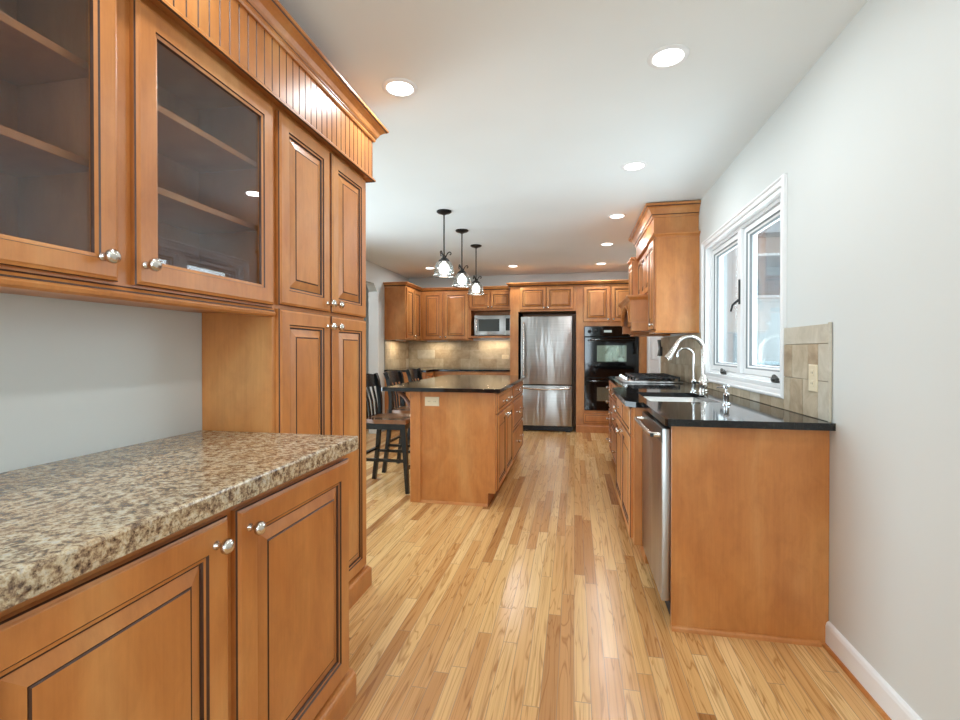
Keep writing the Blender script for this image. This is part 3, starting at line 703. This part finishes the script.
c = thing('double_oven', 'black double wall oven built into the maple tower', 'oven', (.525, 7.4, .33))
MB().box(.146, .906, YC - .004, YB - .04, .33, 1.556).build('body', BLACKD, c)
YO = YC - .005
pn = MB().box(.146, .906, YO - .018, YO, 1.412, 1.556, .003).build('control_panel', BLACKG, c)
for x in (.215, .305, .745, .835): MB().lathe([(.026, 0), (.026, .006), (.020, .010), (.018, .026), (.012, .030), (0, .031)], (x, YO - .018, 1.484), (0, -1, 0), 16).build('dial', BLACKM, pn, True)
MB().box(.42, .53, YO - .0195, YO - .018, 1.468, 1.500).build('display', LED, pn)
for z0, z1, wz in ((.815, 1.400, (1.045, 1.278)), (.335, .805, (.47, .67))):
    d = MB().box(.148, .904, YO - .030, YO, z0, z1, .005).build('oven_door', BLACKG, c)
    MB().box(.322, .735, YO - .0315, YO - .0295, wz[0], wz[1]).build('oven_window', OVENGLASS, d)
    MB().tube([(.20, YO - .03, z1 - .045), (.205, YO - .062, z1 - .045), (.845, YO - .062, z1 - .045), (.85, YO - .03, z1 - .045)], .011, 10).build('oven_handle', BLACKG, d, True)

c = thing('fridge_surround', 'maple cabinet and side panel framing the stainless refrigerator', 'cabinet', (-.46, 7.54, 0))
MB().box(-.955, -.832, YC, YB, 0, 2.175).box(-.832, .022, YC, YB, 1.790, 2.175).box(-.832, .022, YB - .02, YB, 0, 1.79).build('carcass', WD, c)
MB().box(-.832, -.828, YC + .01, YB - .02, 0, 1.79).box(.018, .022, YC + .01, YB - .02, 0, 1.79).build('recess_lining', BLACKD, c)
for a, kk in ((-.808, .365), (-.408, .025)): front(c, 'door', (a, YC, 1.815), w_=.392, h=.335, prof=door_prof(.04, .8), knobs=[(kk, .03)], **FYM)

c = thing('refrigerator', 'stainless steel bottom freezer refrigerator in the maple surround', 'refrigerator', (-.41, 7.5, 0))
MB().box(-.79, -.03, 7.235, 7.80, .02, 1.715, .004).build('body', m_plain('fridge_cabinet_dark', (38, 38, 40), .5), c)
d = MB().box(-.788, -.034, 7.170, 7.228, .700, 1.712, .010).build('upper_door', STEEL, c, True)
mb = MB().tube([(-.745, 7.172, .80), (-.742, 7.130, .83), (-.740, 7.118, 1.10), (-.740, 7.118, 1.36), (-.742, 7.130, 1.60), (-.745, 7.172, 1.63)], .013, 12)
mb.build('handle', NICKEL, d, True)
d = MB().box(-.788, -.034, 7.170, 7.228, .085, .686, .010).build('freezer_drawer', STEEL, c, True)
mb = MB().tube([(-.76, 7.172, .655), (-.745, 7.135, .648), (-.41, 7.115, .632), (-.075, 7.135, .648), (-.06, 7.172, .655)], .014, 12)
mb.build('handle', NICKEL, d, True)
mb = MB().box(-.788, -.034, 7.20, 7.23, .012, .078)
for k in range(5): mb.box(-.75, -.07, 7.196, 7.20, .020 + k * .011, .026 + k * .011)
mb.build('grille', BLACKM, c)
for a in (-.76, -.13): MB().box(a, a + .07, 7.18, 7.22, .0, .02, .004).build('foot', BLACKM, c)

# crown along the tall units
bcr = [(.001, 2.150), (.008, 2.150), (.012, 2.158), (.012, 2.165), (.024, 2.180), (.044, 2.200), (.050, 2.206), (.056, 2.210), (.056, 2.222), (.001, 2.222)]
solo(MB().sweep([(-.955, 7.53), (-.955, YC), (XR, YC)], bcr, side=1, mi=[0, 0, 0, 1, 0, 0, 1, 0, 0, 0]).box(-.954, XR - .001, YC + .001, YB, 2.1765, 2.200), 'crown_moulding', WD,
     'maple crown moulding over the refrigerator and oven tower', 'moulding', (0, YC, 2.15))

YU = 7.53
c = thing('wall_cabinet', 'maple wall cabinet with a raised double door row and open microwave niche', 'cabinet', (-1.30, 7.7, 1.41))
mb = MB().box(-1.662, -1.630, YU, YB, 1.41, 2.165).box(-.968, -.957, YU, YB, 1.41, 2.165).box(-1.630, -.968, YU, YB, 1.845, 2.165).box(-1.630, -.968, YU, YB, 1.41, 1.438).box(-1.630, -.968, YB - .02, YB, 1.438, 1.845)
mb.build('carcass', WD, c)
for a, kk in ((-1.650, .308), (-1.306, .025)): front(c, 'door', (a, YU, 1.866), w_=.333, h=.272, prof=door_prof(.04, .8), knobs=[(kk, .03)], **FYM)
c = thing('microwave_oven', 'stainless microwave oven in the open cabinet niche left of the refrigerator', 'microwave', (-1.28, 7.68, 1.438))
MB().box(-1.575, -.980, 7.535, 7.82, 1.446, 1.765, .004).build('body', STEEL, c)
d = MB().box(-1.573, -1.085, 7.515, 7.535, 1.448, 1.763, .004).build('door', STEEL, c, True)
MB().box(-1.505, -1.165, 7.5135, 7.5155, 1.510, 1.705).build('door_window', MWGLASS, d)
MB().tube([(-1.535, 7.517, 1.50), (-1.535, 7.492, 1.515), (-1.535, 7.492, 1.695), (-1.535, 7.517, 1.71)], .009, 10).build('handle', NICKEL, d, True)
d = MB().box(-1.082, -.982, 7.515, 7.535, 1.448, 1.763, .004).build('control_panel', STEEL, c, True)
MB().box(-1.066, -1.0, 7.5135, 7.5155, 1.52, 1.715).build('keypad', BLACKG, d)
for a in (-1.56, -1.03):
    for b in (7.56, 7.76): MB().box(a, a + .02, b, b + .02, 1.4382, 1.447).build('foot', BLACKM, c)

c = thing('wall_cabinet', 'maple wall cabinet with two doors over the tiles left of the microwave', 'cabinet', (-2.06, 7.7, 1.37))
MB().box(-2.472, -1.663, YU, YB, 1.37, 2.165).build('carcass', WD, c)
front(c, 'door', (-2.430, YU, 1.385), w_=.330, h=.765, prof=door_prof(.05), knobs=[(.30, .04)], **FYM)
front(c, 'door', (-2.070, YU, 1.385), w_=.395, h=.765, prof=door_prof(.05), knobs=[(.03, .04)], **FYM)
XKF = -2.475
c = thing('wall_cabinet', 'maple corner wall cabinet turned along the left kitchen wall', 'cabinet', (-2.64, 7.3, 1.37))
MB().box(XK, XKF, 6.80, YB, 1.37, 2.165).build('carcass', WD, c)
for a in (6.83, 7.17): front(c, 'door', (XKF, a, 1.385), w_=.325, h=.765, prof=door_prof(.05), knobs=[(.30 if a < 7 else .025, .04)], **FXP)
solo(MB().sweep([(XK, 6.80), (XKF, 6.80), (XKF, YU), (-1.013, YU)], bcr, side=1, mi=[0, 0, 0, 1, 0, 0, 1, 0, 0, 0]).box(XK, XKF - .001, 6.801, YB, 2.1665, 2.20).box(XKF, -1.013, YU + .001, YB, 2.1665, 2.20), 'crown_moulding', WD,
     'maple crown moulding around the corner wall cabinets and microwave cabinet', 'moulding', (-2, 7.5, 2.15))

c = thing('base_cabinet', 'maple base cabinets with black top in the far left corner behind the island', 'cabinet', (-1.88, 7.5, 0))
MB().box(XK, -.957, YC, YB, .10, .884).box(XK, -2.17, 6.80, YC, .10, .884).box(XK, -.957, YC + .06, YB, 0, .10).box(XK, -2.23, 6.86, YC, 0, .10).build('carcass', WD, c)
for k in range(3):
    a = -2.13 + k * .39
    front(c, 'drawer', (a, YC, .72), w_=.38, h=.15, prof=drawer_prof(), knobs=[(.19, .075)], **FYM)
    front(c, 'door', (a, YC, .115), w_=.38, h=.595, prof=door_prof(.05), knobs=[(.35, .55)], **FYM)
front(c, 'door', (-2.17, 6.82, .115), w_=.37, h=.755, prof=door_prof(.05), knobs=[(.03, .70)], **FXP)
mb = MB().prism([(XK, 6.78), (-2.145, 6.78), (-2.145, YC - .028), (-.957, YC - .028), (-.957, YB), (XK, YB)], 2, .884, .914)
solo(mb, 'countertop', GRANITE, 'black granite worktop in the far left corner below the lit tiles', 'worktop', (-1.9, 7.5, .884))
mb = MB()
def btile(a, b, z0, z1, m, wall):
    if wall == 'b': mb.box(a + .0015, b - .0015, YB - .010, YB - .002, z0 + .0015, z1 - .0015, .0012, m)
    else: mb.box(XK + .002, XK + .010, a + .0015, b - .0015, z0 + .0015, z1 - .0015, .0012, m)
mb.box(XK, -.957, YB - .004, YB, .9145, 1.369, 0, 3).box(XK, XK + .004, 6.80, YB - .004, .9145, 1.369, 0, 3)
z = .9145; r = 0
while z < 1.36:
    z2 = min(z + .152, 1.369)
    for wall, lo, hi in (('b', XK + .011, -.957), ('l', 6.80, YB - .011)):
        y = lo - (.15 if r % 2 else 0)
        while y < hi:
            a, b = max(y, lo), min(y + .305, hi)
            if b - a > .012: btile(a, b, z, z2, random.choice((0, 1, 0, 2)), wall)
            y += .305
    z += .152; r += 1
solo(mb, 'tile_backsplash', TILES, 'tan stone tile backsplash lit from above in the far left corner', 'backsplash', (-1.9, YB, .914))
outlet('outlet', 'ivory wall outlet on the lit tiles left of the refrigerator', (-1.12, YB - .010, 1.10), (1, 0, 0), (0, -1, 0), horizontal=True)

# strip lights under the far wall cabinets
WARM = (1.0, .84, .60)
for nm, x0, x1, y0, y1, z, pw, lab in (('under_cabinet_light', -2.40, -2.05, 7.66, 7.70, 1.369, 2.6, 'slim warm strip light under the two-door wall cabinet'),
                                ('under_cabinet_light', -1.50, -1.08, 7.68, 7.72, 1.409, 3.0, 'slim warm strip light under the microwave cabinet'),
                                ('under_cabinet_light', -2.68, -2.64, 6.95, 7.30, 1.369, 2.6, 'slim warm strip light under the corner cabinet on the left wall')):
    t = thing(nm, lab, 'light', ((x0 + x1) / 2, (y0 + y1) / 2, z))
    MB().box(x0, x1, y0, y1, z - .016, z, .003).build('housing', TRIM, t)
    area('strip_lamp', ((x0 + x1) / 2, (y0 + y1) / 2, z - .018), (0, 0, 0), x1 - x0 - .02, y1 - y0 - .008, pw, WARM)

# ------------------------------------------------------------------ island
IX0, IX1, IY0, IY1 = -1.277, -.598, 3.642, 5.53
c = thing('kitchen_island', 'maple kitchen island with drawers and doors facing the walkway', 'island', (-.93, 4.58, 0))
MB().box(IX0, -.655, IY0, IY1, 0, .10).box(IX0, IX1, IY0, IY1, .10, .884).build('body', WD, c)
MB().box(IX0 - .004, -1.193, IY0 - .010, IY0 + .05, 0, .884, .003).build('corner_post', WD, c)
MB().sweep([(-1.193, IY0), (-.655, IY0)], [(0, 0), (.014, 0), (.012, .010), (.006, .018), (0, .020)], side=1).build('shoe_moulding', WD, c)
d = [(3.665, .905, 4.575), (4.60, .905, 5.51)]
front(c, 'drawer', (IX1, 3.665, .715), w_=.905, h=.155, prof=drawer_prof(), knobs=[(.28, .07), (.60, .07)], **FXP)
front(c, 'door', (IX1, 3.665, .115), w_=.449, h=.588, prof=door_prof(.05), knobs=[(.420, .54)], **FXP)
front(c, 'door', (IX1, 4.121, .115), w_=.449, h=.588, prof=door_prof(.05), knobs=[(.029, .54)], **FXP)
for z0, z1 in ((.715, .870), (.425, .703), (.115, .413)):
    front(c, 'drawer', (IX1, 4.60, z0), w_=.905, h=z1 - z0, prof=drawer_prof(), knobs=[(.28, (z1 - z0) * .55), (.62, (z1 - z0) * .55)], **FXP)
for y in (3.72, 4.58, 5.44):
    pts = []
    for k in range(15):
        t_ = k / 14; pts.append((IX0 - .006 - .135 * (1 - t_) + .012 * math.sin(2 * PI * t_), y, .866 - .15 * t_ ** 1.6 - .012 * math.sin(2 * PI * t_)))
    MB().tube(pts, [.017] * 15, 8).box(IX0 - .145, IX0, y - .02, y + .02, .868, .884, .002).box(IX0 - .012, IX0, y - .02, y + .02, .70, .884, .002).build('corbel', DARKWOOD, c, True)
mb = MB().prism([(-1.495, 3.566), (-1.485, 3.556), (-.557, 3.556), (-.547, 3.566), (-.547, 5.57), (-.557, 5.58), (-1.485, 5.58), (-1.495, 5.57)], 2, .8845, .914)
solo(mb, 'countertop', GRANITE, 'black granite island top with seating overhang', 'worktop', (-1, 4.57, .8845))
outlet('outlet', 'ivory outlet on the near end of the kitchen island', (-1.102, IY0, .802), (1, 0, 0), (0, -1, 0), horizontal=True)

# stools
sx, sw = -1.60, .20
t = thing('counter_stool', 'black slat-back counter stool nearest the pantry, at the near end of the island', 'stool', (-1.60, 4.03, 0), 'stools along the island')
Yc = 4.03
# seat (saddle)
bm2 = MB(); n = 10; vs_ = []; fs_ = []
for layer, zz in ((0, .585), (1, .618)):
    for i in range(n + 1):
        for j in range(n + 1):
            u_, v_ = i / n * 2 - 1, j / n * 2 - 1
            x = sx + u_ * .215; y = Yc + v_ * (.215 - .02 * (u_ < -.5))
            dip = -.012 * max(0, 1 - (u_ * u_ + v_ * v_)) if layer else 0
            vs_.append((x, y, zz + dip))
M_ = (n + 1) ** 2
for i in range(n):
    for j in range(n):
        a = i * (n + 1) + j; q = (a, a + 1, a + n + 2, a + n + 1)
        fs_.append(tuple(reversed(q))); fs_.append(tuple(M_ + k for k in q))
edge = [i * (n + 1) for i in range(n + 1)] + [n * (n + 1) + j for j in range(1, n + 1)] + [i * (n + 1) + n for i in range(n - 1, -1, -1)] + [j for j in range(n - 1, 0, -1)]
for k in range(len(edge)): a, b = edge[k], edge[(k + 1) % len(edge)]; fs_.append((a, b, M_ + b, M_ + a))
bm2.add(vs_, fs_).build('seat', SEAT, t, True)
MB().box(sx - .19, sx + .19, Yc - .185, Yc - .165, .53, .585).box(sx - .19, sx + .19, Yc + .165, Yc + .185, .53, .585).box(sx - .19, sx - .17, Yc - .185, Yc + .185, .53, .585).box(sx + .17, sx + .19, Yc - .185, Yc + .185, .53, .585).build('apron', BLACKP, t)
for s in (-1, 1):
    MB().beam((sx + .225, Yc + s * .195, 0), (sx + .180, Yc + s * .172, .585), .030, .030, w1=(.042, .042)).build('leg', BLACKP, t)
    mb = MB(); seg = [(-.245, .198, 0), (-.205, .190, .30), (-.180, .180, .58), (-.178, .180, .75), (-.205, .186, .92), (-.232, .190, .982)]
    for k in range(len(seg) - 1):
        p, q = seg[k], seg[k + 1]; mb.beam((sx + p[0], Yc + s * p[1], p[2]), (sx + q[0], Yc + s * q[1], q[2] + .006), .034, .040)
    mb.build('leg', BLACKP, t)
def backx(z): return -.178 - .057 * max(0, (z - .72) / .28) ** 1.3
vs_ = []; fs_ = []; n = 10
for j in range(n + 1):
    v_ = j / n * 2 - 1; bow = -.035 * (1 - v_ * v_)
    zt_ = .975 + .022 * (1 - v_ * v_); zb_ = .875
    for dx, z in ((-.012, zb_), (.012, zb_), (.012, zt_), (-.012, zt_)): vs_.append((sx + backx(z) + bow + dx, Yc + v_ * .20, z))
for j in range(n):
    for k in range(4): fs_.append((j * 4 + k, j * 4 + (k + 1) % 4, j * 4 + 4 + (k + 1) % 4, j * 4 + 4 + k))
fs_ += [(0, 1, 2, 3), tuple(n * 4 + k for k in (3, 2, 1, 0))]
MB().add(vs_, fs_).build('top_rail', BLACKP, t, True, 50)
for v_ in (-.60, -.20, .20, .60):
    bow = -.030 * (1 - v_ * v_); pts = [(sx - .178, Yc + v_ * .17, .60), (sx - .178 + bow * .6, Yc + v_ * .18, .75), (sx + backx(.89) + bow, Yc + v_ * .19, .89)]
    mb = MB()
    for k in range(2): mb.beam(pts[k], pts[k + 1], .030, .010, up=(1, 0, 0))
    mb.build('slat', BLACKP, t)
for z, dx, (p, q) in ((.20, 0, ((.208, -.188), (.208, .188))), (.30, 0, ((-.205, -.19), (-.205, .19)))):
    MB().beam((sx + p[0], Yc + p[1], z), (sx + q[0], Yc + q[1], z), .026, .020).build('stretcher', BLACKP, t)
for s in (-1, 1):
    MB().beam((sx + .208, Yc + s * .186, .27), (sx - .210, Yc + s * .19, .27), .020, .024).build('stretcher', BLACKP, t)
dup(t, (-1.60, 4.66, 0), 'black slat-back counter stool in the middle of the row behind the island')
dup(t, (-1.60, 5.29, 0), 'black slat-back counter stool at the far end of the island row')

# ------------------------------------------------------------------ ceiling lights
PX = -1.143
t = thing('pendant_light', 'clear glass bell pendant lamp nearest the pantry, first of the row over the island', 'lamp', (PX, 4.147, H), 'pendant lamps over the island')
P0 = (PX, 4.147, 0)
MB().lathe([(.066, H), (.066, H - .010), (.056, H - .018), (.030, H - .026), (.012, H - .034)], P0, seg=24).build('canopy', BRONZE, t, True)
MB().lathe([(.0065, H - .030), (.0065, 2.03)], P0, seg=10).build('rod', BRONZE, t, True)
MB().lathe([(.010, 2.055), (.016, 2.05), (.014, 2.035), (.030, 2.025), (.050, 2.006), (.050, 1.998), (.020, 1.996)], P0, seg=20).build('holder', BRONZE, t, True)
for k in range(3):
    a = 2 * PI * k / 3 + .25; pts = [(PX + rr * math.cos(a), 4.147 + rr * math.sin(a), zz) for rr, zz in
        ((.010, 2.020), (.016, 2.040), (.026, 2.062), (.038, 2.078), (.050, 2.084), (.060, 2.078), (.063, 2.066), (.056, 2.058), (.050, 2.063))]
    MB().tube(pts, .005, 8).build('scroll', BRONZE, t, True)
sp = [(.036, 2.000), (.056, 1.992), (.072, 1.975), (.082, 1.950), (.088, 1.915), (.091, 1.878)]
MB().lathe(sp + [(r - .003, z) for r, z in reversed(sp)], P0, seg=28).build('glass_shade', SHADE, t, True)
mb = MB()
for k in range(6):
    a = 2 * PI * k / 6; mb.tube([(PX + r * math.cos(a), 4.147 + r * math.sin(a), z) for r, z in sp], .0025, 6)
mb.build('cage', NICKEL, t, True)
mb = MB(); ring = []
for k in range(33): a = 2 * PI * k / 32; ring.append((PX + .095 * math.cos(a), 4.147 + .095 * math.sin(a), 1.873))
mb.tube(ring, .006, 8, caps=False).build('rim', NICKEL, t, True)
MB().lathe([(.012, 1.998), (.020, 1.985), (.038, 1.968), (.046, 1.940), (.044, 1.912), (.034, 1.888), (.014, 1.879), (0, 1.877)], P0, seg=20).build('globe', BULB, t, True)
dup(t, (PX, 4.841, H), 'clear glass bell pendant lamp in the middle of the row over the island')
dup(t, (PX, 5.566, H), 'clear glass bell pendant lamp farthest along the row over the island')

def can_lamp(x, y, k):
    return area('recessed_lamp', (x, y, H - .0085), (0, 0, 0), .11, .11, CAN_POWER * k, CAN_COL, 'DISK')
cans = [(-.812, 2.165, 'recessed ceiling light nearest the pantry cornice on the left'), (.387, 2.156, 'largest recessed ceiling light, nearest on the right side of the ceiling'),
        (.392, 3.38, 'recessed ceiling light second in the right-hand row, level with the window'), (.384, 4.60, 'recessed ceiling light third in the right-hand row, beside the hood crown'),
        (.371, 5.785, 'recessed ceiling light fourth in the right-hand row'), (.370, 7.06, 'recessed ceiling light farthest in the right-hand row, above the oven tower'),
        (-.887, 7.02, 'recessed ceiling light in front of the refrigerator cabinet'), (-2.134, 6.95, 'recessed ceiling light over the far left corner, behind the nearest pendant'),
        (-.812, .95, 'recessed ceiling light above the glazed cabinet, outside the photo'), (.387, .95, 'recessed ceiling light by the right wall near the camera, outside the photo'),
        (-.812, -.30, 'recessed ceiling light behind the camera on the left'), (.387, -.30, 'recessed ceiling light behind the camera on the right'),
        (-2.10, 3.60, 'added recessed ceiling light over the stools, hidden behind the pantry'), (-3.35, 5.7, 'added recessed ceiling light brightening the side passage beyond the left opening')]  # two added lamps: one hidden by the pantry, one brightening the passage
proto = None
for x, y, lab in cans:
    if proto is None:
        proto = thing('recessed_light', lab, 'light', (x, y, H), 'recessed ceiling lights')
        MB().lathe([(.062, H), (.062, H - .004), (.066, H - .007), (.078, H - .006), (.084, H - .002), (.084, H)], (x, y, 0), seg=28).build('trim_ring', TRIM, proto, True)
        MB().lathe([(.061, H - .001), (.061, H - .005), (0, H - .0055)], (x, y, 0), seg=28).build('lens', LENS, proto, True)
    else: dup(proto, (x, y, H), lab)
    can_lamp(x, y, 1.5 if y > 4 else 1.0)

# ------------------------------------------------------------------ outdoors
solo(MB().box(1.36, 14, -6, 22, -.35, -.25), 'patio', PATIO, 'pale concrete yard outside the window', 'ground', (6, 8, -.35))
c = thing('house_wing', 'pale sided house wing seen through the left window pane', 'building', (2.0, 9.2, -.25))
mb = MB().box(1.4, 2.98, 9.0, 11, -.25, 3.6)
for k in range(10): mb.box(1.4 + k * .16, 1.408 + k * .16, 8.985, 9.0, -.25, 3.6)
mb.box(2.93, 3.0, 8.97, 9.0, -.25, 3.6).build('wall', SIDING, c)
c = thing('neighbouring_house', 'pale brick house beyond the yard seen through the right window pane', 'building', (5.0, 13.6, -.25))
MB().box(3.0, 9.0, 13, 17, -.25, 4.0).build('wall', BRICK, c)
MB().prism([(12.5, 4.0), (17.5, 4.0), (15, 5.4)], 0, 2.7, 9.3).build('roof', m_plain('grey_shingle', (150, 152, 154), .8), c)
wf = MB().box(4.05, 5.1, 12.95, 13, 2.5, 3.6).build('window', TRIM, c)
MB().box(4.12, 5.03, 12.94, 12.952, 2.57, 3.53).build('pane', m_plain('dim_pane', (120, 130, 136), .1), wf)
solo(MB().box(2.9, 8, 11.2, 11.3, -.248, 2.25).box(2.9, 8, 11.15, 11.35, 2.25, 2.3), 'garden_wall', m_paint('whitewash', (226, 228, 226)), 'low white garden wall beyond the window', 'fence', (5, 11.2, -.25))  # a solid white wall across the yard, not a slatted fence
c = thing('air_conditioner', 'pale blue outdoor air conditioning unit beyond the right window pane', 'appliance', (3.2, 9.6, -.25))
MB().box(3.03, 3.75, 9.3, 10.1, -.25, 1.0, .03).build('casing', CARPAINT, c)
MB().box(3.15, 3.65, 9.285, 9.3, .55, .95, .004).build('grille', PEWTER, c)
